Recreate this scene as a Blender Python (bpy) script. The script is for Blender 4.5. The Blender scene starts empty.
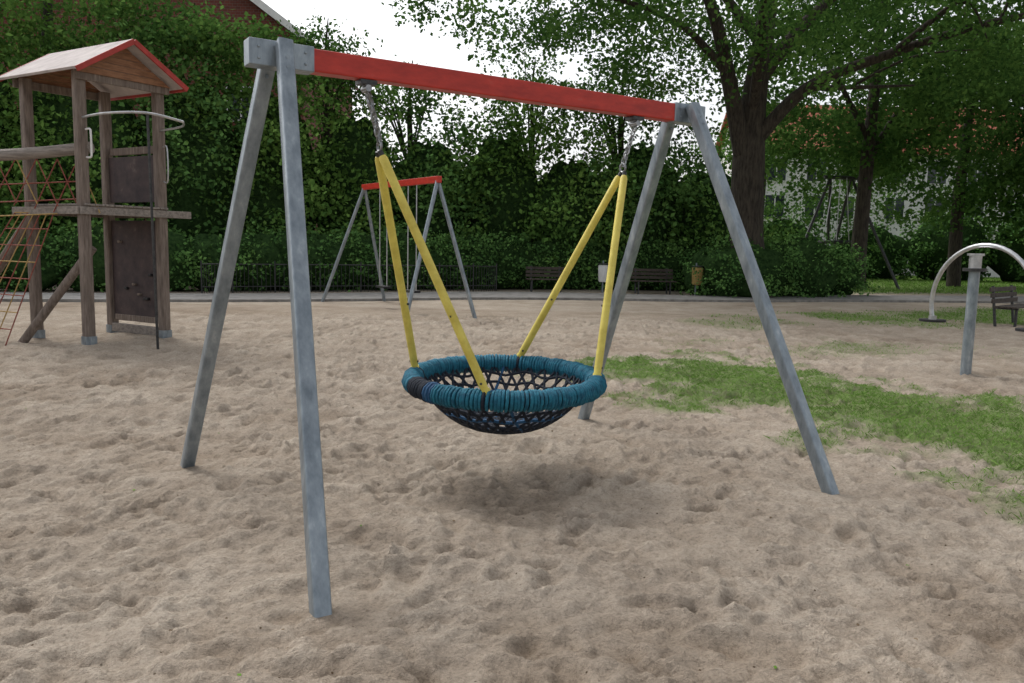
import bpy, math, random
import numpy as np
from mathutils import Vector, Matrix
random.seed(4); rng=np.random.default_rng(7)
sc=bpy.context.scene
COL=sc.collection
V=Vector

# ------------------------------------------------------------ materials
def new_mat(name):
    m=bpy.data.materials.new(name); m.use_nodes=True
    nt=m.node_tree; b=nt.nodes["Principled BSDF"]
    return m,nt,b
def N(nt,t,**k):
    n=nt.nodes.new(t)
    for a,v in k.items():
        if a in n.inputs.keys(): n.inputs[a].default_value=v
        else: setattr(n,a,v)
    return n
def ramp(nt,fac,stops):
    r=nt.nodes.new("ShaderNodeValToRGB")
    el=r.color_ramp.elements
    while len(el)<len(stops): el.new(0.5)
    for e,(p,c) in zip(el,stops):
        e.position=p; e.color=(c[0],c[1],c[2],1)
    nt.links.new(fac,r.inputs[0]); return r.outputs[0]
def noisy(name,c1,c2,scale=8,rough=0.6,metal=0.0,bump=0.0,stretch=(1,1,1),detail=4,bscale=None,c3=None,spec=0.4):
    m,nt,b=new_mat(name)
    tc=N(nt,"ShaderNodeTexCoord"); mp=N(nt,"ShaderNodeMapping"); mp.inputs["Scale"].default_value=stretch
    nt.links.new(tc.outputs["Object"],mp.inputs[0])
    n=N(nt,"ShaderNodeTexNoise",Scale=scale,Detail=detail,Roughness=0.65)
    nt.links.new(mp.outputs[0],n.inputs["Vector"])
    st=[(0.32,c1),(0.62,c2)]
    if c3: st.append((0.72,c3))
    c=ramp(nt,n.outputs[0],st)
    nt.links.new(c,b.inputs["Base Color"])
    b.inputs["Roughness"].default_value=rough; b.inputs["Metallic"].default_value=metal
    b.inputs["Specular IOR Level"].default_value=spec
    if bump:
        n2=N(nt,"ShaderNodeTexNoise",Scale=bscale or scale*3,Detail=4)
        nt.links.new(mp.outputs[0],n2.inputs["Vector"])
        bp=N(nt,"ShaderNodeBump",Strength=bump,Distance=0.02)
        nt.links.new(n2.outputs[0],bp.inputs["Height"]); nt.links.new(bp.outputs[0],b.inputs["Normal"])
    return m
M={}
M['galv']=noisy("galvanised_steel",(.17,.205,.235),(.30,.345,.38),scale=14,rough=.36,metal=.45,bump=.06,stretch=(1,1,.35),c3=(.40,.44,.47))
M['steel']=noisy("stainless_steel",(.38,.39,.4),(.55,.56,.57),scale=10,rough=.3,metal=.7)
M['chain']=noisy("chain_steel",(.16,.165,.17),(.34,.35,.36),scale=30,rough=.35,metal=.7)
M['darkmetal']=noisy("dark_metal",(.03,.032,.035),(.07,.07,.07),scale=20,rough=.45,metal=.5)
M['red']=noisy("red_paint",(.34,.022,.014),(.52,.038,.022),scale=5,rough=.38,bump=.06,stretch=(1,1,3),c3=(.46,.075,.05),detail=8)
M['yellow']=noisy("yellow_sleeve",(.52,.42,.07),(.72,.61,.13),scale=7,rough=.5,bump=.05)
M['teal']=noisy("teal_rope",(.004,.075,.135),(.014,.175,.26),scale=30,rough=.7,bump=.5,bscale=220)
M['navy']=noisy("navy_rope",(.004,.007,.016),(.010,.017,.032),scale=40,rough=.75,bump=.4,bscale=200)
M['blue']=noisy("blue_rope",(.008,.045,.12),(.015,.09,.20),scale=40,rough=.7,bump=.4,bscale=200)
M['black']=noisy("black_rubber",(.008,.008,.009),(.02,.02,.022),scale=30,rough=.6)
M['wood']=noisy("weathered_wood",(.11,.085,.07),(.23,.185,.155),scale=9,rough=.85,bump=.4,stretch=(3,3,.35),c3=(.31,.26,.225))
M['woodgrey']=noisy("grey_log",(.15,.13,.115),(.30,.265,.235),scale=9,rough=.9,bump=.4,stretch=(.4,3,3))
M['plank']=noisy("gable_planks",(.17,.08,.04),(.30,.15,.08),scale=6,rough=.75,bump=.2,stretch=(1,1,6))
M['panel']=noisy("climbing_panel",(.035,.024,.028),(.075,.052,.05),scale=5,rough=.7,bump=.2,c3=(.13,.10,.09))
M['roofgrey']=noisy("roof_felt",(.32,.28,.27),(.47,.42,.40),scale=4,rough=.8,bump=.1)
M['roofred']=noisy("red_fascia",(.30,.03,.022),(.42,.045,.035),scale=6,rough=.5)
M['bark']=noisy("tree_bark",(.016,.013,.010),(.06,.05,.038),scale=7,rough=.95,bump=1.0,stretch=(2,2,.4),bscale=14)
M['ropered']=noisy("red_rope",(.16,.04,.03),(.28,.08,.055),scale=20,rough=.8)
M['ropeyel']=noisy("yellow_rope",(.28,.18,.06),(.42,.28,.1),scale=20,rough=.8)
M['path']=noisy("path_paving",(.15,.145,.14),(.25,.24,.23),scale=2.5,rough=.9,bump=.3,bscale=40)
M['kerb']=noisy("kerb_stone",(.15,.14,.13),(.27,.26,.24),scale=5,rough=.9,bump=.3)
M['white']=noisy("white_plaster",(.62,.62,.6),(.74,.74,.72),scale=1.5,rough=.8)
M['whitepaint']=noisy("white_paint",(.65,.65,.64),(.78,.78,.77),scale=3,rough=.5)
M['glass']=noisy("window_glass",(.02,.025,.03),(.05,.06,.07),scale=1,rough=.08)
M['tile']=noisy("roof_tiles",(.20,.05,.03),(.34,.10,.06),scale=6,rough=.85,bump=.4)
M['tiledark']=noisy("dark_roof_tiles",(.07,.035,.03),(.12,.055,.045),scale=6,rough=.85,bump=.4)
M['benchwood']=noisy("bench_slats",(.035,.028,.022),(.08,.062,.05),scale=8,rough=.7)
M['twig']=noisy("dry_litter",(.06,.04,.025),(.16,.11,.06),scale=30,rough=.9)
def brick():
    m,nt,b=new_mat("red_brick")
    tc=N(nt,"ShaderNodeTexCoord"); mp=N(nt,"ShaderNodeMapping"); mp.inputs["Rotation"].default_value=(math.radians(90),0,0)
    nt.links.new(tc.outputs["Object"],mp.inputs[0])
    br=N(nt,"ShaderNodeTexBrick",Scale=2.0)
    br.inputs["Color1"].default_value=(.17,.045,.03,1);br.inputs["Color2"].default_value=(.11,.03,.022,1)
    br.inputs["Mortar"].default_value=(.16,.13,.11,1); br.inputs["Mortar Size"].default_value=.015
    nt.links.new(mp.outputs[0],br.inputs["Vector"]); nt.links.new(br.outputs[0],b.inputs["Base Color"])
    b.inputs["Roughness"].default_value=.9
    return m
M['brick']=brick()
def leaf_mat(name,dark,mid,light,nscale=.5,trans=.35):
    m=bpy.data.materials.new(name); m.use_nodes=True; nt=m.node_tree
    b=nt.nodes["Principled BSDF"]; out=nt.nodes["Material Output"]
    g=N(nt,"ShaderNodeNewGeometry"); tc=N(nt,"ShaderNodeTexCoord")
    n=N(nt,"ShaderNodeTexNoise",Scale=nscale,Detail=1)
    nt.links.new(tc.outputs["Object"],n.inputs["Vector"])
    a=N(nt,"ShaderNodeMath",operation='MULTIPLY'); a.inputs[1].default_value=.5
    nt.links.new(g.outputs["Random Per Island"],a.inputs[0])
    s=N(nt,"ShaderNodeMath",operation='MULTIPLY_ADD'); s.inputs[1].default_value=1.3
    nt.links.new(n.outputs[0],s.inputs[0]); nt.links.new(a.outputs[0],s.inputs[2])
    s2=N(nt,"ShaderNodeMath",operation='SUBTRACT'); s2.inputs[1].default_value=.4
    nt.links.new(s.outputs[0],s2.inputs[0])
    c=ramp(nt,s2.outputs[0],[(0.1,dark),(.5,mid),(.95,light)])
    nt.nodes.remove(b)
    d=N(nt,"ShaderNodeBsdfDiffuse"); nt.links.new(c,d.inputs[0])
    if trans>0:
        t=N(nt,"ShaderNodeBsdfTranslucent"); nt.links.new(c,t.inputs[0])
        mx=N(nt,"ShaderNodeMixShader"); mx.inputs[0].default_value=trans
        nt.links.new(d.outputs[0],mx.inputs[1]); nt.links.new(t.outputs[0],mx.inputs[2]); nt.links.new(mx.outputs[0],out.inputs[0])
    else: nt.links.new(d.outputs[0],out.inputs[0])
    return m
M['leafA']=leaf_mat("shrub_leaves",(.04,.09,.022),(.095,.19,.042),(.20,.34,.08),trans=0)
M['leafB']=leaf_mat("tree_leaves",(.035,.085,.022),(.07,.15,.035),(.13,.24,.055),trans=.40)
M['leafC']=leaf_mat("hedge_leaves",(.04,.095,.028),(.085,.18,.05),(.16,.30,.08),nscale=.9,trans=0)
M['grass']=leaf_mat("grass_blades",(.10,.18,.035),(.15,.28,.055),(.24,.37,.10),nscale=1.5,trans=.3)
M['core']=noisy("foliage_shade_core",(.012,.028,.010),(.035,.07,.022),scale=9,rough=1,spec=0,detail=3)  # solid dark cores; deep shade between the leaves put into their colour

# ------------------------------------------------------------ geometry helpers
class MB:
    def __init__(s): s.v=[];s.f=[];s.m=[];s.mats=[]
    def mi(s,k):
        if k not in s.mats: s.mats.append(k)
        return s.mats.index(k)
    def add(s,v,f,k):
        o=len(s.v); s.v+= [tuple(p) for p in v]; i=s.mi(k)
        for q in f: s.f.append(tuple(o+a for a in q)); s.m.append(i)
    def box(s,c,ax,ay,az,hx,hy,hz,k):
        c=V(c);ax=V(ax).normalized()*hx;ay=V(ay).normalized()*hy;az=V(az).normalized()*hz
        v=[c+ax*i+ay*j+az*l for i in(-1,1) for j in(-1,1) for l in(-1,1)]
        s.add(v,[(0,1,3,2),(4,6,7,5),(0,4,5,1),(2,3,7,6),(0,2,6,4),(1,5,7,3)],k)
    def beam(s,p0,p1,w,h,k,up=(0,0,1)):
        p0=V(p0);p1=V(p1);d=(p1-p0);L=d.length;d.normalize();u=V(up)
        sd=d.cross(u).normalized();u=sd.cross(d).normalized()
        s.box((p0+p1)/2,d,sd,u,L/2,w/2,h/2,k)
    def sweep(s,pts,prof,k,scales=None,ref=None,closed=False,caps=True):
        pts=[V(p) for p in pts]; n=len(pts); m=len(prof)
        ts=[]
        for i in range(n):
            a=pts[(i-1)%n] if (closed or i>0) else pts[i]; b=pts[(i+1)%n] if (closed or i<n-1) else pts[i]
            ts.append((b-a).normalized())
        r=V(ref) if ref else (V((0,0,1)) if abs(ts[0].z)<.9 else V((1,0,0)))
        v=[]
        for i in range(n):
            t=ts[i]; r=(r-t*r.dot(t))
            if r.length<1e-6: r=t.orthogonal()
            r.normalize(); q=t.cross(r); sc_=scales[i] if scales is not None else 1
            for (x,y) in prof: v.append(pts[i]+r*x*sc_+q*y*sc_)
        f=[]
        for i in range(n if closed else n-1):
            a=i*m;b=((i+1)%n)*m
            for j in range(m): f.append((a+j,a+(j+1)%m,b+(j+1)%m,b+j))
        if caps and not closed:
            f.append(tuple(range(m))[::-1]); f.append(tuple((n-1)*m+j for j in range(m)))
        s.add(v,f,k)
    def tube(s,pts,r,k,seg=10,**kw):
        if isinstance(r,(int,float)): sc_=None; rr=r
        else: sc_=list(r); rr=1
        prof=[(rr*math.cos(2*math.pi*j/seg),rr*math.sin(2*math.pi*j/seg)) for j in range(seg)]
        s.sweep(pts,prof,k,scales=sc_,**kw)
    def build(s,name,parent=None,smooth=False,bevel=0,auto=None):
        me=bpy.data.meshes.new(name); me.from_pydata(s.v,[],s.f)
        for k in s.mats: me.materials.append(M[k])
        me.polygons.foreach_set("material_index",s.m)
        me.update()
        if smooth:
            me.polygons.foreach_set("use_smooth",[True]*len(s.f))
            try: me.set_sharp_from_angle(angle=math.radians(40))
            except Exception: pass
        o=bpy.data.objects.new(name,me); COL.objects.link(o)
        if parent: o.parent=parent
        if bevel:
            b=o.modifiers.new("b",'BEVEL'); b.width=bevel; b.segments=2; b.limit_method='ANGLE'
        return o
def empty(name):
    e=bpy.data.objects.new(name,None); e.empty_display_size=.2; COL.objects.link(e); return e
def rsq(h,b):
    out=[]
    for cx,cy,a0 in((h-b,h-b,0),(-h+b,h-b,90),(-h+b,-h+b,180),(h-b,-h+b,270)):
        for a in(0,30,60,90):
            t=math.radians(a0+a); out.append((cx+b*math.cos(t),cy+b*math.sin(t)))
    return out
def curve(pts,n=8):
    P=[V(p) for p in pts]; out=[]
    for i in range(len(P)-1):
        p0=P[max(i-1,0)];p1=P[i];p2=P[i+1];p3=P[min(i+2,len(P)-1)]
        for j in range(n):
            t=j/n
            out.append(.5*((2*p1)+(p2-p0)*t+(2*p0-5*p1+4*p2-p3)*t*t+(-p0+3*p1-3*p2+p3)*t**3))
    out.append(P[-1]); return out
def lerp_r(rs,n=8):
    out=[]
    for i in range(len(rs)-1):
        for j in range(n): out.append(rs[i]+(rs[i+1]-rs[i])*j/n)
    out.append(rs[-1]); return out
def quads_obj(name,verts,quads,midx,mats,parent=None,smooth=False):
    me=bpy.data.meshes.new(name)
    me.vertices.add(len(verts)); me.vertices.foreach_set("co",verts.astype(np.float32).ravel())
    n=len(quads); me.loops.add(n*4); me.loops.foreach_set("vertex_index",quads.astype(np.int32).ravel())
    me.polygons.add(n); me.polygons.foreach_set("loop_start",np.arange(n,dtype=np.int32)*4)
    me.polygons.foreach_set("loop_total",np.full(n,4,dtype=np.int32))
    for k in mats: me.materials.append(M[k])
    me.polygons.foreach_set("material_index",midx.astype(np.int32))
    if smooth: me.polygons.foreach_set("use_smooth",np.ones(n,dtype=bool))
    me.update(calc_edges=True); me.validate()
    o=bpy.data.objects.new(name,me); COL.objects.link(o)
    if parent: o.parent=parent
    return o
def unit(a): return a/np.maximum(np.linalg.norm(a,axis=1,keepdims=True),1e-9)
def leaf_verts(P,size,up=.6):
    n=len(P); nr=unit(rng.normal(size=(n,3))+np.array([0,-.15*(up<2),up]))
    d=unit(np.cross(nr,rng.normal(size=(n,3)))); s=np.cross(nr,d)
    L=(size*rng.uniform(.6,1.35,n))[:,None]
    v=np.stack([P-d*L*.5,P+s*L*.34-d*L*.05,P+d*L*.5-nr*L*.12,P-s*L*.34-d*L*.05],axis=1).reshape(-1,3)
    q=np.arange(4*n).reshape(n,4)
    return v,q
def core_sphere(c,r,nu=28,nv=16,amp=.12,seed=0):
    th=np.linspace(0,2*np.pi,nu,endpoint=False); ph=np.linspace(0.02,np.pi-.02,nv)
    T,Pp=np.meshgrid(th,ph,indexing='ij')
    f=1+amp*(np.sin(3*T+seed)*np.sin(4*Pp+seed*2)+.6*np.sin(7*T+2*seed)*np.sin(6*Pp))
    v=np.stack([c[0]+r[0]*f*np.sin(Pp)*np.cos(T),c[1]+r[1]*f*np.sin(Pp)*np.sin(T),c[2]+r[2]*f*np.cos(Pp)],-1).reshape(-1,3)
    q=[]
    for i in range(nu):
        for j in range(nv-1):
            q.append((i*nv+j,i*nv+j+1,((i+1)%nu)*nv+j+1,((i+1)%nu)*nv+j))
    return v,np.array(q)
def foliage(name,ells,mat,size=.13,cl_area=2.2,leaves=42,clr=.3,core=.8,parent=None,up=.6,back=.35,spread=(.8,1.1),ncore=None):
    VV=[];QQ=[];MM=[];off=0
    for k,e in enumerate(ells):
        c=np.array(e[:3]);r=np.array(e[3:6])
        area=4*np.pi*((((r[0]*r[1])**1.6+(r[0]*r[2])**1.6+(r[1]*r[2])**1.6)/3)**(1/1.6))
        n=int(area*cl_area)
        d=unit(rng.normal(size=(n,3)))
        d=d[(d[:,1]<back)]; n=len(d)
        ph=rng.uniform(0,6,4)
        bump=1+.13*np.sin(3*d[:,0]*3+ph[0])*np.sin(3*d[:,2]*3+ph[1])+.08*np.sin(d[:,0]*9+d[:,2]*7+ph[2])
        cp=c+d*r*(bump*rng.uniform(spread[0],spread[1],n))[:,None]
        cp=cp[cp[:,2]>0.05]
        P=np.repeat(cp,leaves,axis=0)+rng.normal(size=(len(cp)*leaves,3))*np.array([clr,clr,clr*.6])
        P=P[P[:,2]>.03]
        v,q=leaf_verts(P,size,up); VV.append(v);QQ.append(q+off);MM.append(np.zeros(len(q)));off+=len(v)
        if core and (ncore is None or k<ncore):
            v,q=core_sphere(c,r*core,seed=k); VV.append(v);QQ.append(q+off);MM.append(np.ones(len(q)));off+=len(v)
    return quads_obj(name,np.concatenate(VV),np.concatenate(QQ),np.concatenate(MM),[mat,'core'],parent)

# ------------------------------------------------------------ noise
_lat=rng.random((512,512))
def vn(x,y,s,o=0):
    a_=.6*o+.4
    x,y=(x*math.cos(a_)-y*math.sin(a_)),(x*math.sin(a_)+y*math.cos(a_))
    x=x/s+17.3*o+100;y=y/s+9.1*o+100
    xi=np.floor(x).astype(int);yi=np.floor(y).astype(int);fx=x-xi;fy=y-yi
    fx=fx*fx*(3-2*fx);fy=fy*fy*(3-2*fy)
    a=_lat[xi%512,yi%512];b=_lat[(xi+1)%512,yi%512];c=_lat[xi%512,(yi+1)%512];d=_lat[(xi+1)%512,(yi+1)%512]
    return (a*(1-fx)+b*fx)*(1-fy)+(c*(1-fx)+d*fx)*fy-.5
def sstep(a,b,x):
    t=np.clip((x-a)/(b-a),0,1); return t*t*(3-2*t)
GP=[(1.3,10.3,.7),(2.6,9.6,1.9),(3.8,7.9,1.7),(4.2,6.4,1.45),(4.6,5.2,1.35),(6.5,3.4,1.5)]
def grassmask(x,y):
    best=np.full(np.shape(x),-9.)
    for a,b in zip(GP[:-1],GP[1:]):
        dx,dy=b[0]-a[0],b[1]-a[1]
        t=np.clip(((x-a[0])*dx+(y-a[1])*dy)/(dx*dx+dy*dy),0,1)
        d=np.hypot(x-a[0]-t*dx,y-a[1]-t*dy); w=a[2]+t*(b[2]-a[2])
        best=np.maximum(best,1-d/w)
    nz=1.5*vn(x,y,.8,1)+1.2*vn(x,y,.3,2)+.8*vn(x,y,.12,3)
    near=np.clip((best*1.35+nz*.85+.12)*1.3,0,1)*(best>-.7)
    d2=np.sqrt(((x-12.5)/8)**2+((y-21-.35*(x-11.5))/3.1)**2)
    far=np.clip((1-d2)*1.8+1.3*vn(x,y,1.6,4)+.6*vn(x,y,.5,5),0,1)*.85
    d3=np.sqrt(((x-5.6)/3.0)**2+((y-13.0)/1.5)**2)
    mid=np.clip((1-d3)*.9+1.2*vn(x,y,.9,6)+.8*vn(x,y,.3,7)-.12,0,1)*.5
    lawn=sstep(31,33,y+.25*(12-x))*sstep(8,11,x)
    return np.maximum.reduce([near,far,mid,lawn])

# ------------------------------------------------------------ ground
def axis(lo,hi,step,g,lim):
    a=list(np.arange(lo,hi,step)); s=step;x=a[-1]
    while x<lim: s=s*g if x<26 else s*1.25; x+=s; a.append(x)
    return a
xs_p=axis(0,4,.022,1.016,450)
xs=np.array([-v for v in xs_p[:0:-1]]+xs_p)
ys=[1.2];s=.02
while ys[-1]<26: s=max(.018,min(.12,.0052*ys[-1])); ys.append(ys[-1]+s)
y=ys[-1]
while y<500: s*=1.2;y+=s;ys.append(y)
yb=[1.2-.1*(1.25**i-1)/.25 for i in range(1,24)]
ys=np.array(sorted(yb)+ys)
X,Y=np.meshgrid(xs,ys,indexing='ij')
wx=X+.25*vn(X,Y,.5,21)+.08*vn(X,Y,.15,22);wy=Y+.25*vn(X,Y,.5,23)+.08*vn(X,Y,.15,24)
HL=.06*vn(X,Y,1.9,1)+.040*vn(wx,wy,.75,2)
H=HL+.060*np.abs(vn(wx,wy,.40,3))+.050*np.abs(vn(wx,wy,.20,4))+.034*np.abs(vn(wx,wy,.105,5))+.020*vn(X,Y,.058,6)+.011*vn(X,Y,.034,7)
def stamps(n,x0,x1,y0,y1,dmin,dmax,sz):
    for _ in range(n):
        cx=rng.uniform(x0,x1);cy=rng.uniform(y0,y1);a=rng.uniform(0,math.pi);d=rng.uniform(dmin,dmax)
        sa=sz*rng.uniform(.7,1.4)*1.5;sb=sz*rng.uniform(.6,1.1);R=sa*2.6
        i0,i1=np.searchsorted(xs,[cx-R,cx+R]);j0,j1=np.searchsorted(ys,[cy-R,cy+R])
        if i1-i0<2 or j1-j0<2: continue
        dx=X[i0:i1,j0:j1]-cx;dy=Y[i0:i1,j0:j1]-cy
        u=(dx*math.cos(a)+dy*math.sin(a))/sa;w=(-dx*math.sin(a)+dy*math.cos(a))/sb
        q=np.sqrt(u*u+w*w)*(1+.7*vn(dx+cx,dy+cy,.06,9))
        H[i0:i1,j0:j1]+=-d*np.exp(-(q*1.05)**4)+.6*d*np.exp(-((q-1.4)*3.4)**2)
stamps(2400,-7,7,1.3,9,.008,.024,.07)
stamps(3500,-6,6,1.3,7,.004,.011,.03)
stamps(2600,-12,12,8,19,.012,.03,.10)
ground_fac=1-.85*sstep(16.5,19.5,Y-.12*X)
H*=ground_fac
gm=grassmask(X,Y)
relief=(H-HL*ground_fac-.045)
r=np.hypot((X-.0)/1.15,(Y-5.15)/.85)
H+= -.05*np.exp(-(r*1.1)**2)+.04*np.exp(-((r-1.5)*2)**2)
r2=np.hypot((X+.25)/.5,(Y-4.35)/.25); H+=.04*np.exp(-r2**2)
H+=.03*gm*(Y<15)
for fx,fy in((-.796,3.272),(-2.272,5.487),(2.133,5.126),(.679,7.339)):
    d=np.hypot(X-fx,Y-fy); H=np.where(d<1,H*(1-.9*np.exp(-(d/.25)**2))+.018*np.exp(-(d/.12)**2),H)
nx,ny=X.shape
gv=np.stack([X,Y,H],-1).reshape(-1,3)
I,J=np.meshgrid(np.arange(nx-1),np.arange(ny-1),indexing='ij')
a=(I*ny+J).ravel(); gq=np.stack([a,a+ny,a+ny+1,a+1],-1)
def sand_mat():
    m,nt,b=new_mat("sand_ground")
    tc=N(nt,"ShaderNodeTexCoord"); at=N(nt,"ShaderNodeAttribute",attribute_name="grassm"); shade_at=N(nt,"ShaderNodeAttribute",attribute_name="ground_fac")
    def nz(s,d=5,r=.6):
        n=N(nt,"ShaderNodeTexNoise",Scale=s,Detail=d,Roughness=r); nt.links.new(tc.outputs["Object"],n.inputs["Vector"]); return n.outputs[0]
    L=nt.links.new
    c1=ramp(nt,nz(1.1,7,.78),[(.3,(.30,.25,.20)),(.5,(.41,.35,.285)),(.72,(.50,.435,.36))])
    c2=ramp(nt,nz(45,4,.85),[(.30,(.62,.60,.58)),(.5,(1,1,1)),(.72,(1.2,1.2,1.2))])
    mx=N(nt,"ShaderNodeMix",data_type='RGBA',blend_type='MULTIPLY'); mx.inputs[0].default_value=1
    L(c1,mx.inputs[6]);L(c2,mx.inputs[7])
    vo=N(nt,"ShaderNodeTexVoronoi",Scale=9); L(tc.outputs["Object"],vo.inputs["Vector"])
    sp=ramp(nt,vo.outputs["Distance"],[(.03,(1,1,1)),(.06,(0,0,0))])
    mk=N(nt,"ShaderNodeMix",data_type='RGBA'); L(sp,mk.inputs[0]); L(mx.outputs[2],mk.inputs[6]); mk.inputs[7].default_value=(.10,.07,.045,1)
    dd=N(nt,"ShaderNodeMix",data_type='RGBA',blend_type='MULTIPLY'); L(shade_at.outputs["Fac"],dd.inputs[0]); L(mk.outputs[2],dd.inputs[6]); dd.inputs[7].default_value=(.64,.59,.54,1)  # darkens the sand colour by the painted shade mask
    gc=ramp(nt,nz(14,4),[(.3,(.10,.13,.045)),(.6,(.14,.23,.06)),(.8,(.2,.29,.09))])
    mg=N(nt,"ShaderNodeMix",data_type='RGBA'); L(at.outputs["Fac"],mg.inputs[0]); L(dd.outputs[2],mg.inputs[6]); L(gc,mg.inputs[7])
    L(mg.outputs[2],b.inputs["Base Color"]); b.inputs["Roughness"].default_value=.95; b.inputs["Specular IOR Level"].default_value=.0
    b1=N(nt,"ShaderNodeBump",Strength=1.0,Distance=.05); L(nz(11,6,.8),b1.inputs["Height"])
    L(b1.outputs[0],b.inputs["Normal"])
    return m
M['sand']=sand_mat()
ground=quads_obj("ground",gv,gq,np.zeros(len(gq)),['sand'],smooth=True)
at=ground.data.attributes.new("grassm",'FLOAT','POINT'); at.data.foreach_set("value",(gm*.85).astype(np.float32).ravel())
shade_tone=np.clip(np.exp(-(np.hypot((X+.05)/1.2,(Y-4.95)/.75))**2)*.18+vn(X,Y,.5,8)*.45*np.exp(-(np.hypot(X/2.2,(Y-4.8)/1.6))**2)+np.clip(vn(X,Y,1.4,10)*1.1-.15+.6*vn(X,Y,.3,12),0,.4)+np.clip(-relief*9,-.2,.55)*(Y<20),0,1)  # basket shadow and relief shade painted into the sand colour, plus random tone
at=ground.data.attributes.new("ground_fac",'FLOAT','POINT'); at.data.foreach_set("value",shade_tone.astype(np.float32).ravel())

near=[(-60,8),(-25,16.5),(-7.9,20.6),(-.4,23.9),(6.8,25.0),(12,26.6),(25,28.5),(60,31)]
far=[(-60,11),(-25,19.5),(-9,23.3),(-.4,27.4),(6.8,27.7),(12,29.8),(25,32.5),(60,36)]
mb=MB()
cn=curve([(p[0],p[1],.045) for p in near],8); cf=curve([(p[0],p[1],.045) for p in far],8)
v=[];f=[]
for i,(p,q) in enumerate(zip(cn,cf)):
    v+=[p,q]
    if i: f.append((2*i-2,2*i,2*i+1,2*i-1))
mb.add(v,f,'path'); mb.build("footpath")
mb=MB(); mb.sweep([p+V((0,-.05,.0)) for p in cn],[(-.1,-.04),(.03,-.04),(.03,.04),(-.1,.04)],'kerb'); mb.build("path_kerb")

def blades(x0,x1,y0,y1,n,h,w):
    px=rng.uniform(x0,x1,n);py=rng.uniform(y0,y1,n);g=grassmask(px,py)
    k=rng.random(n)<np.clip(g,0,1)**1.3; px=px[k];py=py[k];n=len(px)
    ix=np.clip(np.searchsorted(xs,px),0,nx-1);iy=np.clip(np.searchsorted(ys,py),0,ny-1)
    pz=H[ix,iy]-.008
    a=rng.uniform(0,6.28,n);hh=h*rng.uniform(.35,1.2,n);ww=w*rng.uniform(.6,1.3,n)
    B=np.stack([px,py,pz],-1);s_=np.stack([np.cos(a),np.sin(a),0*a],-1)*ww[:,None]
    l=rng.normal(size=(n,3))*.45*hh[:,None];l[:,2]=hh*.9
    v=np.stack([B-s_,B+s_,B+s_*.7+l*.55,B+l*1.0+l*np.array([.5,.5,0])],1).reshape(-1,3)
    q=np.arange(4*n).reshape(n,4)
    return v,q
v1,q1=blades(0,8.5,3.2,14.5,230000,.040,.003)
v2,q2=blades(4,24,16,30,80000,.06,.010)
v3,q3=blades(8,42,30,60,50000,.12,.022)
VV=np.concatenate([v1,v2,v3]);QQ=np.concatenate([q1,q2+len(v1),q3+len(v1)+len(v2)])
quads_obj("grass",VV,QQ,np.zeros(len(QQ)),['grass'])
P=np.stack([rng.uniform(-7,7,700),rng.uniform(1.8,14,700),np.zeros(700)],-1)
ix=np.clip(np.searchsorted(xs,P[:,0]),0,nx-1);iy=np.clip(np.searchsorted(ys,P[:,1]),0,ny-1);P[:,2]=H[ix,iy]+.006
v,q=leaf_verts(P,.022,6); quads_obj("fallen_leaves",v,q,(rng.random(len(q))<.12).astype(int),['twig','grass'])

# ------------------------------------------------------------ main nest swing
E1=V((.846,.534,0)).normalized();E2=V((.534,-.846,0)).normalized();Z=V((0,0,1))
O=V((-1.534,4.38,0))
def BT(t,n=0,z=0): return O+E1*t+E2*n+Z*z
sw=empty("nest_swing")
mb=MB(); mb.beam(BT(.10,0,2.60),BT(3.44,0,2.60),.10,.125,'red'); mb.build("top_beam",sw,bevel=.008)
mb=MB()
for t0,t1 in((.095,.45),(3.15,3.455)):
    mb.beam(BT(t0,0,2.602),BT(t1,0,2.602),.112,.137,'galv')
    for s_ in(-1,1):
        for tt in(t0+.05,t1-.05):
            for zz in(2.57,2.63):
                mb.tube([BT(tt,s_*.054,zz),BT(tt,s_*.064,zz)],.009,'galv',seg=6)
mb.build("beam_sleeves",sw,bevel=.006)
feet=[((-.796,3.272),.27,1),((-2.272,5.487),.25,-1),((2.133,5.126),3.275,1),((.679,7.339),3.265,-1)]
for i,(ft,t,s_) in enumerate(feet):
    mb=MB(); top=BT(t,s_*.098,2.655); foot=V((ft[0],ft[1],0)); d=(foot-top).normalized()
    mb.sweep([top,foot+d*.35],rsq(.041,.012),'galv',ref=E1)
    for kk in(.10,.16):
        c=top+d*kk; mb.tube([c-E2*s_*.06,c+E2*s_*.05],.011,'galv',seg=6)
    mb.build("leg_%d"%(i+1),sw,smooth=True)
def chain(mb,p0,p1,k,L=.042,w=.012,r=.0045):
    p0=V(p0);p1=V(p1);d=p1-p0;n=max(1,int(d.length/(L*.78)));t=d.normalized()
    a=t.orthogonal().normalized();b=t.cross(a)
    for i in range(n):
        f=(i+.5)/n; c=p0+d*f
        sd=(a if i%2 else b)
        pts=[]
        for j in range(12):
            an=2*math.pi*j/12; pts.append(c+t*(math.cos(an)*L*.5)+sd*(math.sin(an)*w))
        mb.tube(pts,r,k,seg=5,closed=True)
AC=V((0.0,5.34,0))
Cn=V((-0.045,5.34,.70))
AP=[AC-E1*.955,AC+E1*.905]
for a in AP: a.z=2.13
TB=[.775,2.815]
mb=MB()
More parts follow.
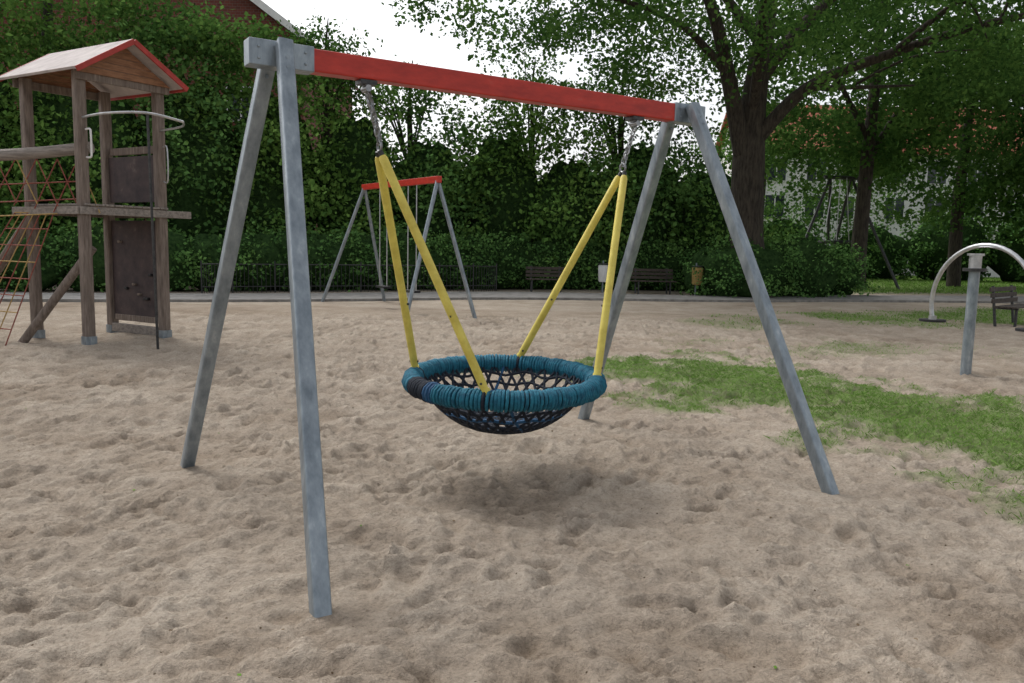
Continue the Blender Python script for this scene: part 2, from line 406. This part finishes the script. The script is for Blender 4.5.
for ap,t in zip(AP,TB):
    top=BT(t,0,2.535)
    mb.box(top+Z*-.012,E1,E2,Z,.05,.045,.012,'darkmetal')
    mb.tube([top-E2*.04+Z*-.045,top+E2*.04+Z*-.045],.020,'chain',seg=10)
    mb.box(top+Z*-.03,E1,E2,Z,.014,.03,.03,'chain')
    chain(mb,top+Z*-.06+E2*.008,ap+Z*.05+E2*.004,'chain',L=.05,w=.014,r=.0052)
    chain(mb,top+Z*-.06+E1*.022-E2*.015,ap+Z*.08+E1*.012-E2*.02,'chain',L=.05,w=.014,r=.0052)
    mb.tube([ap+Z*(.04)+E2*.03*math.cos(a)+Z*.03*math.sin(a) for a in np.linspace(0,6.283,13)[:-1]],.008,'chain',seg=6,closed=True)
mb.build("chains",sw,smooth=True)
tilt=Matrix.Rotation(math.radians(2.2),3,V((1,0,0)))
def RP(rad,phi,z=0):
    return Cn+tilt@V((rad*math.cos(phi),rad*math.sin(phi),z))
R=.62;rt=.049
mb=MB(); mb.tube([RP(R,a) for a in np.linspace(0,2*math.pi,65)[:-1]],rt,'navy',seg=12,closed=True); mb.build("basket_ring_core",sw,smooth=True)
b0=math.atan2(E1.y,E1.x)
att=[b0+math.pi+math.radians(-40),b0+math.pi+math.radians(48),b0+math.radians(48),b0-math.radians(38)]
att=[a%(2*math.pi) for a in att]
mb=MB(); NT=176; per=10
def coilmat(phi):
    if math.radians(204)<phi<math.radians(222): return 'navy'
    if math.radians(222)<phi<math.radians(228): return 'blue'
    for a in att:
        dd=abs((phi-a+math.pi)%(2*math.pi)-math.pi)
        if dd<.02: return 'navy'
    return 'teal'
tot=NT*per; seg_pts=[];cur=None
def coilpt(i):
    phi=2*math.pi*i/tot;psi=2*math.pi*i/per
    rr=rt+.008+.003*math.sin(phi*23)+.002*math.sin(phi*61)
    return RP(R+rr*math.cos(psi),phi+.006*math.sin(phi*37),rr*math.sin(psi))
for i in range(tot+1):
    k=coilmat(2*math.pi*i/tot)
    if cur is None: cur=k
    seg_pts.append(coilpt(i))
    if k!=cur or i==tot:
        mb.tube(seg_pts,.0115,cur,seg=6); seg_pts=[coilpt(i)];cur=k
mb.build("basket_ring_rope",sw,smooth=True)
S=.33;Rn=.58
def net(r_,phi):
    q=r_/Rn; return RP(r_,phi,-S*(1-q**2.8))
mb=MB()
nf=36
for i in range(nf):
    for sg in(-1,1):
        pts=[net(Rn*(1-.84*s_),2*math.pi*i/nf+sg*.7*s_+ .03*math.sin(9*s_+i)) for s_ in np.linspace(0,1,13)]
        mb.tube(pts,.0105,'blue' if (i%9==0 and sg>0) else 'navy',seg=6)
for i,rr in enumerate((.54,.49,.44,.38,.32,.26,.2,.14,.09)):
    mb.tube([net(rr*(1+.02*math.sin(11*a+i)),a) for a in np.linspace(0,2*math.pi,49)[:-1]],.0105,'blue' if i in(2,6) else 'navy',seg=6,closed=True)
mb.build("basket_net",sw,smooth=True)
mb=MB()
for i,a in enumerate(att):
    ap=AP[0] if i<2 else AP[1]
    end=RP(R,a,.05); d=(end-ap).normalized(); st=ap+d*.02+ (E2*(.02 if i in(1,3) else -.02))
    pts=[st,st+d*.02]+[st+(end-st)*t for t in(.25,.5,.75,.96)]+[end]
    mb.tube(pts,[.02,.0265,.0265,.0265,.0265,.0265,.022],'yellow',seg=14)
    mb.tube([st-d*.03,st+d*.005],.016,'darkmetal',seg=8)
    mb.tube([end-d*.02,end+d*.06],.029,'yellow',seg=12)
    sd=d.cross(Z).normalized()
    for off in(.06,.5):
        c=end-d*off; mb.tube([c-sd*.031,c+sd*.031],.008,'darkmetal',seg=6)
mb.build("yellow_hangers",sw,smooth=True)

# ------------------------------------------------------------ far swing
fs=empty("swing_set")
A=[V((-.744,17.2,0)),V((-2.257,16.42,0))];B=[V((-3.55,22.3,0)),V((-5.20,21.5,0))]
ma=(A[0]+A[1])/2;mb_=(B[0]+B[1])/2;fd=(mb_-ma).normalized()
ta=ma+fd*.25+Z*2.95;tb=mb_-fd*.95+Z*3.04
mb=MB();mb.beam(ta-fd*.1,tb+fd*.1,.10,.14,'red');mb.build("top_beam",fs,bevel=.01)
mb=MB()
for foot,t in((A[0],ta),(A[1],ta),(B[0],tb),(B[1],tb)):
    mb.tube([t,foot-Z*.2],.045,'galv',seg=10)
mb.build("legs",fs,smooth=True)
mb=MB();fn=V((-fd.y,fd.x,0))
for t in(.3,.7):
    c=ta+(tb-ta)*t
    for s_ in(-.25,.25):
        p=c+fd*s_; q=V((p.x,p.y,.55)); mb.tube([p,q],.013,'steel',seg=6)
    q=V((c.x,c.y,.53)); mb.box(q,fd,fn,Z,.27,.1,.025,'black')
mb.build("chains_and_seats",fs)

# ------------------------------------------------------------ play tower
tw=empty("play_tower")
P1=V((-6.20,11.64,0));P0=V((-7.36,12.32,0));P3=V((-5.53,12.65,0));P2=P0+P3-P1
g1=(P3-P1).normalized();g2=(P0-P1).normalized()
mb=MB()
for i,p in enumerate((P0,P1,P2,P3)):
    mb.sweep([p-Z*.2,p+Z*1.9,p+Z*3.93],rsq(.07,.02),'wood',ref=g1)
mb.build("posts",tw,smooth=True)
mb=MB()
for p in(P0,P1,P2,P3): mb.sweep([p-Z*.1,p+Z*.16],rsq(.08,.01),'galv',ref=g1)
mb.build("post_shoes",tw,smooth=True)
mb=MB()
for z in(1.98,):
    mb.beam(P1-g1*.1-g2*.09+Z*z,P3+g1*.45-g2*.09+Z*z,.05,.11,'woodgrey')
    mb.beam(P0-g1*.1+g2*.09+Z*z,P2+g1*.1+g2*.09+Z*z,.05,.11,'wood')
    mb.beam(P1-g1*.105-g2*.06+Z*z,P0-g1*.105+g2*.3+Z*z,.05,.11,'woodgrey')
    mb.beam(P3+g1*.11-g2*.06+Z*z,P2+g1*.11+g2*.1+Z*z,.05,.11,'wood')
for i in range(9):
    a=P1+g1*(.03+i*.145)+Z*2.065; mb.beam(a-g2*.12,a+g2*(1.47),.135,.03,'woodgrey')
for z in(3.86,):
    mb.beam(P1-g1*.12+Z*z-g2*.1,P3+g1*.12+Z*z-g2*.1,.045,.12,'wood'); mb.beam(P0-g1*.12+Z*z+g2*.1,P2+g1*.12+Z*z+g2*.1,.045,.12,'wood')
mb.beam(P3+g2*.08+Z*2.98+g1*.03,P2-g2*.08+Z*2.98+g1*.03,.06,.11,'wood')
mb.build("platform",tw,bevel=.006)
mb=MB()
mb.beam(P3+g2*.08+Z*1.08,P2-g2*.08+Z*1.08,.035,1.6,'panel')
mb.beam(P3+g2*.08+Z*2.53,P2-g2*.08+Z*2.53,.035,.72,'panel')
mb.build("climbing_wall",tw,bevel=.004)
mb=MB();mb.beam(P3+g2*.05+Z*.13-g1*.05,P2-g2*.1+Z*.13-g1*.05,.08,.14,'woodgrey');mb.beam(P3+g2*.05+Z*.30,P2-g2*.1+Z*.30,.06,.1,'wood')
for i in range(7):
    c=P3+g2*(.2+.9*random.random())+Z*(.5+1.3*random.random())-g1*.03
    mb.box(c,g2,g1,Z,.035,.03,.02,'wood' if i%2 else 'black')
mb.build("climbing_holds",tw,bevel=.01)
Mr=(P1+P3)/2;Nr=(P0+P2)/2;ra=Mr-g2*.36;rb=Nr+g2*.36;zr=4.42;ze=3.89;hw=.83
mb=MB()
for s_,k in((-1,'roofgrey'),(1,'roofgrey')):
    a=ra+Z*zr;b=rb+Z*zr;c=rb+g1*s_*hw+Z*ze;d=ra+g1*s_*hw+Z*ze
    nrm=((b-a).cross(d-a)).normalized()
    if nrm.z<0:nrm=-nrm
    t=nrm*.035
    mb.add([a+t,b+t,c+t,d+t,a,b,c,d],[(0,1,2,3),(7,6,5,4),(0,3,7,4),(1,5,6,2),(2,6,7,3)],k)
mb.build("roof",tw)
mb=MB()
for e,sg in((ra,-1),(rb,1)):
    for s_ in(-1,1):
        a=e+Z*(zr-.0)+g2*sg*.018; b=e+g1*s_*(hw+.02)+Z*(ze-.01)+g2*sg*.018
        mb.beam(a,b,.03,.075,'roofred')
mb.beam(ra+g1*(hw+.01)+Z*(ze-.0),rb+g1*(hw+.01)+Z*(ze-.0),.03,.07,'roofred')
mb.build("roof_fascia",tw,bevel=.004)
mb=MB()
for e in(Mr-g2*.14,Nr+g2*.14):
    n=5;z0=3.90
    for i in range(n):
        za=z0+i*.095;zb=za+.088
        w=lambda z:(zr-.06-z)/(zr-ze)*hw
        wa,wb=w(za),max(.01,w(zb))
        v=[]
        for o in(-.012,.012):
            v+=[e+g2*o-g1*wa+Z*za,e+g2*o+g1*wa+Z*za,e+g2*o+g1*wb+Z*zb,e+g2*o-g1*wb+Z*zb]
        mb.add(v,[(0,1,2,3),(7,6,5,4),(0,4,5,1),(1,5,6,2),(2,6,7,3),(3,7,4,0)],'plank')
mb.build("gable_boards",tw)
mb=MB()
mb.tube(curve([P1+Z*3.28,(-5.65,11.28,3.3),(-5.05,11.2,3.3),(-4.72,11.6,3.25)],8),.018,'steel',seg=8)
mb.tube(curve([(-4.72,11.6,3.25),(-4.95,12.1,3.25),P3+Z*3.25],6),.016,'steel',seg=8)
mb.tube([(-5.05,11.22,3.3),(-5.04,11.25,1.5),(-5.03,11.27,-.1)],.019,'darkmetal',seg=8)
h=P1-g2*.09+g1*.02
mb.tube(curve([h+Z*3.12,h-g2*.1+Z*3.12,h-g2*.12+Z*3.05,h-g2*.12+Z*2.8,h-g2*.1+Z*2.73,h+Z*2.73],5),.014,'whitepaint',seg=8)
h=P3-g2*.09
mb.tube(curve([h+Z*3.0,h-g2*.1+Z*2.98,h-g2*.1+Z*2.5,h+Z*2.48],5),.012,'steel',seg=8)
mb.build("handrails_and_pole",tw,smooth=True)
mb=MB()
mb.tube(curve([(-6.1,11.72,2.88),(-7.6,11.85,2.75),(-10.8,12.0,2.64)],6),.085,'woodgrey',seg=14)
mb.tube([(-6.2,11.85,1.45),(-7.4,11.85,-.1)],.065,'wood',seg=10)
mb.tube([P0+Z*1.9,(-8.75,12.3,-.1)],.075,'wood',seg=10)
mb.tube([(-10.7,12.0,3.0),(-10.9,11.2,-.1)],.085,'wood',seg=10);mb.tube([(-10.7,12.0,3.0),(-10.9,12.9,-.1)],.085,'wood',seg=10)
mb.build("logs",tw,smooth=True)
mb=MB()
n=14
for i in range(n+1):
    x=-6.35-i*.3
    zt=2.72;zb=1.95+.12*math.sin(i*.4)
    p=V((x,11.82,zt));q=V((x-.35,11.75+.05*math.sin(i),zb));q2=V((x+.35,11.7,zb))
    mb.tube([p,q],.009,'ropered',seg=5);mb.tube([p,q2],.009,'ropered' if i%3 else 'ropeyel',seg=5)
for z,k in((2.4,'ropered'),(2.15,'ropered'),(1.95,'ropeyel')):
    mb.tube(curve([(-6.3,11.75,z),(-8.5,11.8,z-.1),(-10.7,11.9,z)],5),.010,k,seg=5)
Aa2=V((-6.75,11.85,1.95));Bb=V((-7.6,12.3,1.95));Cc=V((-7.35,11.5,0.0));Dd=V((-8.9,12.3,0))
for i in range(7):
    t=i/6; mb.tube([Aa2.lerp(Bb,t),Cc.lerp(Dd,t)],.009,'ropeyel' if i%2 else 'ropered',seg=5)
for i in range(9):
    t=i/8; mb.tube([Aa2.lerp(Cc,t),Bb.lerp(Dd,t)],.009,'ropered' if i%3 else 'ropeyel',seg=5)
mb.build("rope_nets",tw)

# ------------------------------------------------------------ spinner
sp=empty("standing_spinner")
c=V((5.97,10.41,0))
mb=MB();mb.tube([c-Z*.2,c+Z*1.42],.066,'galv',seg=20);mb.tube([c+Z*1.40,c+Z*1.44],.14,'darkmetal',seg=20);mb.tube([c+Z*1.44,c+Z*1.60],.075,'steel',seg=20);mb.tube([c+Z*1.60,c+Z*1.63],.10,'steel',seg=20)
mb.build("post",sp,smooth=True)
mb=MB(); ad=V((.45,-.89,0)).normalized(); cc_=c+V((.12,0,0))
pts=[]
for a in np.linspace(-.10*math.pi,1.10*math.pi,30):
    pts.append(cc_+ad*(-.70*math.cos(a))+Z*(.96+.78*math.sin(a)))
mb.tube(pts,.030,'steel',seg=10)
mb.build("arch",sp,smooth=True)
mb=MB()
for p in(pts[0],pts[-1]):
    mb.tube([p-Z*.03,p],.17,'black',seg=20); mb.tube([p,p+Z*.05],.05,'steel',seg=10)
mb.build("foot_plates",sp,smooth=True)

# ------------------------------------------------------------ benches, bins, fence
def bench(c,dirx,w=1.7):
    e=empty("park_bench");dx=V(dirx).normalized();dy=V((-dx.y,dx.x,0));c=V(c)
    mb=MB()
    for i in range(4): mb.beam(c+dy*(-.22+i*.12)-dx*w/2+Z*.46,c+dy*(-.22+i*.12)+dx*w/2+Z*.46,.095,.035,'benchwood')
    mb.build("seat",e,bevel=.005);mb=MB()
    for i in range(3): mb.beam(c+dy*(.24+i*.03)-dx*w/2+Z*(.58+i*.13),c+dy*(.24+i*.03)+dx*w/2+Z*(.58+i*.13),.03,.1,'benchwood')
    mb.build("backrest",e,bevel=.005);mb=MB()
    for s_ in(-1,1):
        q=c+dx*s_*w*.36
        mb.beam(q-dy*.2-Z*.05,q-dy*.2+Z*.44,.05,.05,'darkmetal',up=dx);mb.beam(q+dy*.2-Z*.05,q+dy*.32+Z*.92,.05,.05,'darkmetal',up=dx);mb.beam(q-dy*.24+Z*.42,q+dy*.22+Z*.42,.05,.04,'darkmetal')
    mb.build("frame",e)
bench((1.15,28.4,0),(1,.05,0),1.4);bench((5.0,28.7,0),(1,.1,0),1.6);bench((11.7,18.6,0),(.75,.66,0),1.7)
def bin_(c,k):
    e=empty("litter_bin");c=V(c);mb=MB();mb.tube([c-Z*.1,c+Z*1.15],.03,'galv',seg=8);mb.build("post",e)
    mb=MB();o=c+V((0,-.2,0));mb.tube([o+Z*.4,o+Z*.45,o+Z*.98,o+Z*1.0],[.15,.18,.2,.17],k,seg=16);mb.tube([o+Z*1.03,o+Z*1.06],.21,'darkmetal',seg=16);mb.build("bucket",e,smooth=True)
bin_((3.2,28.7,0),'whitepaint');bin_((6.35,27.9,0),'ropeyel')
fe=MB()
fp=curve([(-9.3,23.9,0),(-5,26.3,0),(-.6,28.3,0)],40)
fe.tube([p+Z*.88 for p in fp],.018,'darkmetal',seg=6);fe.tube([p+Z*.2 for p in fp],.015,'darkmetal',seg=6)
for i,p in enumerate(fp):
    fe.tube([p-Z*.1,p+Z*(.98 if i%10==0 else .88)],.025 if i%10==0 else .009,'darkmetal',seg=6)
fe.build("metal_fence")
cf_=MB(); b=V((15.2,38,0)); top=[b+V((-.5,0,5.1)),b+V((.6,.3,5.1))]
for t,fts in((top[0],[(-2.6,-.8),(.2,1.5)]),(top[1],[(2.6,-1.2),(.3,2)])):
    for fx,fy in fts: cf_.tube([t,b+V((fx,fy,-.2))],.07,'darkmetal',seg=8)
cf_.tube([top[0]-V((.3,0,0)),top[1]+V((.3,0,0))],.09,'darkmetal',seg=8)
for x in(-.3,.0,.3): cf_.tube([b+V((x,.1,5.1)),b+V((x*2,.1,2.2))],.02,'steel',seg=5)
cf_.tube([b+V((.0+.75*math.cos(a),.1+.75*math.sin(a),2.1)) for a in np.linspace(0,6.283,17)[:-1]],.08,'black',seg=6,closed=True)
cf_.build("rope_swing_frame",smooth=True)

# ------------------------------------------------------------ buildings
def gable_house(name,c,w,d,eave,ridge,wall,roof,axis='x',wins=()):
    e=empty(name);c=V(c);mb=MB();hw=w/2;hd=d/2
    if axis=='y':
        v=[c+V(p) for p in((-hw,-hd,0),(hw,-hd,0),(hw,-hd,eave),(0,-hd,ridge),(-hw,-hd,eave),(-hw,hd,0),(hw,hd,0),(hw,hd,eave),(0,hd,ridge),(-hw,hd,eave))]
        mb.add(v,[(0,1,2,3,4),(6,5,9,8,7),(1,6,7,2),(5,0,4,9)],wall);mb.build("walls",e)
        mb=MB();o=.5
        sl=(ridge-eave)/hw
        for s_ in(-1,1):
            a=c+V((0,-hd-o,ridge+.15));b_=c+V((0,hd+o,ridge+.15));f_=c+V((s_*(hw+o),hd+o,eave-sl*o+.15));g_=c+V((s_*(hw+o),-hd-o,eave-sl*o+.15));t=V((0,0,.2))
            mb.add([a,b_,f_,g_,a+t,b_+t,f_+t,g_+t],[(0,1,2,3),(4,7,6,5),(0,3,7,4),(1,5,6,2),(3,2,6,7)],roof)
        mb.build("roof",e);mb=MB()
        for s_ in(-1,1):
            mb.beam(c+V((0,-hd-o-.04,ridge+.2)),c+V((s_*(hw+o+.1),-hd-o-.04,eave-sl*(o+.1)+.2)),.06,.32,'whitepaint')
        mb.build("barge_boards",e)
    else:
        v=[c+V(p) for p in((-hw,-hd,0),(-hw,hd,0),(-hw,hd,eave),(-hw,0,ridge),(-hw,-hd,eave),(hw,-hd,0),(hw,hd,0),(hw,hd,eave),(hw,0,ridge),(hw,-hd,eave))]
        mb.add(v,[(1,0,4,3,2),(5,6,7,8,9),(0,5,9,4),(6,1,2,7)],wall);mb.build("walls",e)
        mb=MB();o=.5;sl=(ridge-eave)/hd
        for s_ in(-1,1):
            a=c+V((-hw-o,0,ridge+.15));b_=c+V((hw+o,0,ridge+.15));f_=c+V((hw+o,s_*(hd+o),eave-sl*o+.15));g_=c+V((-hw-o,s_*(hd+o),eave-sl*o+.15));t=V((0,0,.2))
            mb.add([a,b_,f_,g_,a+t,b_+t,f_+t,g_+t],[(0,1,2,3),(4,7,6,5),(0,3,7,4),(1,5,6,2),(3,2,6,7)],roof)
        mb.build("roof",e)
    mb=MB()
    for(x,z,ww,hh)in wins:
        p=c+V((x,-hd-.02,z))
        mb.box(p,(1,0,0),(0,1,0),(0,0,1),ww/2+.1,.05,hh/2+.1,'whitepaint');mb.box(p+V((0,-.04,0)),(1,0,0),(0,1,0),(0,0,1),ww/2,.03,hh/2,'glass');mb.box(p+V((0,-.075,0)),(1,0,0),(0,1,0),(0,0,1),.04,.02,hh/2,'whitepaint')
    if wins: mb.build("windows",e)
gable_house("brick_house",(-18.4,46,0),16.0,12,11.2,17.0,'brick','tiledark','y',[(x,z,1.3,1.5) for x in(-5,-1.6,1.6,5) for z in(2,5,8.2)])
gable_house("white_house",(30.5,66,0),26,10,9.2,13.0,'white','tile','x',[(x,z,1.4,1.6) for x in(-11,-8,-5,-2,1,4,7,10) for z in(2,5,7.7)])

# ------------------------------------------------------------ vegetation
hd=[]
hl=[(-30,18.8),(-18,21.8),(-9.5,24.9),(-5,27.5),(-.8,29.6),(3,30.9),(7.5,31.2)]
cc=curve([(p[0],p[1],0) for p in hl],5)
for i,p in enumerate(cc): hd.append((p.x,p.y+.3,.85,1.5,.9,1.15+.12*math.sin(i*1.7)))
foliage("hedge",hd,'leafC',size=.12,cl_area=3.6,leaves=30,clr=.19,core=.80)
big=[(-24,27,4,4,3,5.5),(-19,28,4,3.4,2.6,5.6),(-15,28.5,4.2,3.0,2.4,5.4),(-11.8,29.5,3.8,2.8,2.2,5.0),(-9,30.3,3.7,2.4,2.0,4.8),(-6.2,31.3,3.4,2.4,2.0,4.3),(-3.4,32,3.0,2.4,2,3.7),(-.6,32.5,3.0,2.4,2,4.2),(2.2,32.5,2.6,2.4,2,3.5),(5.,32.8,2.8,2.6,2,4.2),(8,33.2,2.3,2.6,2,3.6)]
for bi,e_ in enumerate(big):
    subs=[(e_[0],e_[1],e_[2],e_[3]*.90,e_[4]*.85,e_[5]*.86)]
    for _ in range(9):
        f_=random.uniform(.2,.42); an=random.uniform(-1,1); zz=random.uniform(-.6,.95)
        kx=math.sqrt(max(.05,1-zz*zz*.8))
        subs.append((e_[0]+an*e_[3]*.85*kx,e_[1]+random.uniform(-1.0,-.3)*e_[4]*kx,e_[2]+zz*e_[5],e_[3]*f_,e_[4]*f_*1.1,e_[5]*f_*.7))
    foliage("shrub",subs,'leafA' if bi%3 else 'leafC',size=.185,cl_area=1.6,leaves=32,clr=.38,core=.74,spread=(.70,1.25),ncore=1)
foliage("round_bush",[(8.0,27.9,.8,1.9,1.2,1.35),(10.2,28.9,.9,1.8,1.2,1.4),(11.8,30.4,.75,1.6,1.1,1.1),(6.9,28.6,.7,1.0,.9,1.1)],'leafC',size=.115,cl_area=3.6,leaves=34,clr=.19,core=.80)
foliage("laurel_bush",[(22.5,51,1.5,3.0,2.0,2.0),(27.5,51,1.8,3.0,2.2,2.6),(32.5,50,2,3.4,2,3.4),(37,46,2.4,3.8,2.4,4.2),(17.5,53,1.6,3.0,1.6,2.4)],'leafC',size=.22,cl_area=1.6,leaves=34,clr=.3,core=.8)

def tree(name,trunk,tr,limbs,clumps,leaf=.15,nleaf=60,cr=.42,mat='leafB'):
    e=empty(name);mb=MB()
    mb.tube(curve(trunk,6),lerp_r(tr,6),'bark',seg=16)
    for l,rr in limbs: mb.tube(curve(l,5),lerp_r(rr,5),'bark',seg=9)
    mb.build("trunk_and_limbs",e,smooth=True)
    P=np.repeat(clumps,nleaf,axis=0)+rng.normal(size=(len(clumps)*nleaf,3))*np.array([cr,cr,cr*.55])
    v,q=leaf_verts(P,leaf,.7); quads_obj("leaves",v,q,np.zeros(len(q)),[mat],e)
    return e
def crown_pts(n,c,r,fn=None,inner=.35):
    d=unit(rng.normal(size=(n*3,3)));rad=rng.uniform(inner,1,n*3)**.6
    P=np.array(c)+d*np.array(r)*rad[:,None]
    if fn is not None: P=P[fn(P)]
    return P[:n]
def lower(P):
    lim=6.7+1.2*np.sin(P[:,0]*.9)*np.cos(P[:,1]*.7)-.08*np.clip(P[:,0]-8,0,20)
    return P[:,2]>lim
cp=crown_pts(2100,(9.0,26.5,12.5),(14.5,8.5,7.0),lower)
g=vn(cp[:,0],cp[:,2]*1.2,1.9,11)+.5*vn(cp[:,0],cp[:,2],.9,12)
cp=cp[g>-.25+.15*(cp[:,0]<4.5)]
limbs=[([(7.75,27.9,4.9),(7.0,27.5,7.4),(6.2,27,9.5),(4.6,26.4,12.3)],[.34,.25,.19,.09]),
 ([(8.2,27.9,5.4),(9.6,27.3,7.0),(12,26.6,8.0),(15,26,8.9),(18.5,25.4,9.4)],[.26,.2,.15,.11,.05]),
 ([(7.0,27.5,7.4),(5.2,26.8,8.8),(2.6,26,9.4),(-.6,25.4,9.6)],[.16,.10,.07,.03]),
 ([(8.1,28,7.2),(9.6,28.4,9.2),(12,29,11.5),(14,29.5,14)],[.26,.2,.14,.07]),
 ([(8.0,27.8,6.3),(7.6,26,8.6),(7.0,23.8,10.3),(6.5,21.5,11)],[.2,.14,.09,.05]),
 ([(12,26.6,8.0),(13.2,25.2,9.2),(14.5,23,10.2)],[.12,.08,.04]),
 ([(8.3,28,8.4),(6.4,28.4,10.8),(4.2,29,13)],[.2,.13,.05]),
 ([(9.6,27.3,7.0),(11.5,28.6,7.3),(14.2,29.5,7.6)],[.12,.08,.03])]
for _ in range(40):
    k=cp[rng.integers(len(cp))]; l,rr=limbs[rng.integers(8)]; a_=V(l[len(l)//2+ (1 if len(l)>3 else 0)])
    kk=V(k)
    if (kk-a_).length<6.5: limbs.append(([tuple(a_),tuple(a_.lerp(kk,.5)+V((0,0,.4))),tuple(kk)],[.06,.04,.015]))
tree("oak_tree",[(8.25,28,-.2),(8.15,28,.6),(8.05,28,2.2),(7.98,28,4.6),(8.05,28,6.6),(8.3,28.1,9),(8.7,28.3,13),(9.2,28.5,17.5)],[1.0,.72,.56,.55,.42,.33,.2,.08],limbs,cp,leaf=.165,nleaf=56,cr=.42)
cp=np.concatenate([crown_pts(380,(15.8,37,9.5),(6.5,4,5.2),lambda P:P[:,2]>5.6),crown_pts(380,(22.5,41,7.6),(7.0,4,5.2),lambda P:P[:,2]>3.0),crown_pts(60,(14,38,5.8),(5,2.5,1.8)),crown_pts(120,(17,50,6.2),(7,2.5,4.6))])
tree("ash_tree",[(15.4,36,-.2),(15.4,36,2),(15.5,36,6),(15.8,36.4,10),(16,36.5,14)],[.42,.33,.28,.2,.06],
 [([(15.5,36,5.5),(17,36.5,8),(19.5,37,10)],[.16,.1,.04]),([(15.5,36,6.5),(14,36,9),(12.4,36,11)],[.14,.1,.04]),([(22.5,41,-.2),(22.4,41,5),(22.8,41,12)],[.35,.28,.08]),([(15,50,-.2),(15.2,50,5),(15.4,50,10)],[.25,.2,.05])],cp,leaf=.24,nleaf=46,cr=.5)
cp=crown_pts(480,(28,40,8.6),(6.5,4,7),lambda P:P[:,2]>2.6)
tree("beech_tree",[(27,38,-.2),(27,38,4),(27.3,38,13)],[.5,.4,.1],[([(27,38,4),(24.5,37.5,7),(22.5,37,9)],[.2,.12,.04])],cp,leaf=.25,nleaf=46,cr=.5)
cp=np.concatenate([crown_pts(330,(-17.8,29.5,9.6),(6.5,3,2.4)),crown_pts(60,(-10.5,29.5,8.4),(2.8,2,1.0))])
tree("maple_tree",[(-17.5,30,-.2),(-17.4,30,5),(-17,30,9),(-17,30,11)],[.4,.3,.2,.05],[([(-17.4,30,6),(-15,30,8.5),(-13.4,30,9.6)],[.14,.09,.03]),([(-17.4,30,6),(-19.6,30,8.5),(-21.5,30,9.6)],[.14,.09,.03])],cp,leaf=.18,nleaf=46,cr=.38)
# slender young trees rising out of the shrubs
for (tx,ty,tz,rx,rz,n_) in((-7.2,31.0,8.2,2.0,1.7,75),(-4.2,32.2,7.2,1.8,1.5,50),(.6,33,7.6,2.0,1.5,55),(4.2,33,7.6,2.4,1.6,70)):
    cp=crown_pts(n_,(tx,ty,tz),(rx,1.3,rz),inner=.1)
    lb=[([(tx,ty,4.5),((tx+k[0])/2,ty,(5.5+k[2])/2+.3),tuple(k)],[.05,.03,.01]) for k in cp[:9]]
    tree("young_tree",[(tx,ty,-.2),(tx+.1,ty,4),(tx,ty,tz),(tx+.1,ty,tz+rz)],[.14,.11,.06,.015],lb,cp,leaf=.16,nleaf=40,cr=.34)
rows=[]
for i in range(34):
    x=-95+i*6.0+random.uniform(-1,1)
    if -14<x<-4: hz=3.0
    else: hz=5+random.uniform(-.8,1.5)
    rows.append((x,84+random.uniform(-3,3),4,4.6,3.5,hz))
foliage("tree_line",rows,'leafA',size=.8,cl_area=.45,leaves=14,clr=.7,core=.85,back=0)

# ------------------------------------------------------------ light
w=bpy.data.worlds.new("World");sc.world=w;w.use_nodes=True;nt=w.node_tree
bg=nt.nodes["Background"];sky=nt.nodes.new("ShaderNodeTexSky");sky.sky_type='NISHITA';sky.sun_disc=False
sd=V((-.40,.44,.78)).normalized()
sky.sun_elevation=math.asin(sd.z);sky.sun_rotation=math.atan2(sd.x,sd.y);sky.dust_density=4;sky.air_density=1.0
hs=nt.nodes.new("ShaderNodeHueSaturation");hs.inputs["Saturation"].default_value=.2
nt.links.new(sky.outputs[0],hs.inputs["Color"]);nt.links.new(hs.outputs[0],bg.inputs[0]);bg.inputs[1].default_value=.15;hs.inputs["Value"].default_value=1.48
su=bpy.data.lights.new("sun",'SUN');su.energy=1.15;su.angle=math.radians(16);su.color=(1,.97,.93)
so=bpy.data.objects.new("sun",su);COL.objects.link(so);so.rotation_euler=(-sd).to_track_quat('-Z','Y').to_euler()

cam=bpy.data.cameras.new("camera");co=bpy.data.objects.new("camera",cam);COL.objects.link(co)
cam.sensor_width=36;cam.lens=28.125;cam.clip_end=2000;cam.clip_start=.05
co.matrix_world=Matrix.Translation((0,0,1.6))@Matrix.Rotation(math.radians(90-6.8),4,'X')@Matrix.Rotation(math.radians(1.2),4,'Z')
sc.camera=co
sc.view_settings.view_transform='Standard';sc.view_settings.look='None';sc.view_settings.exposure=0
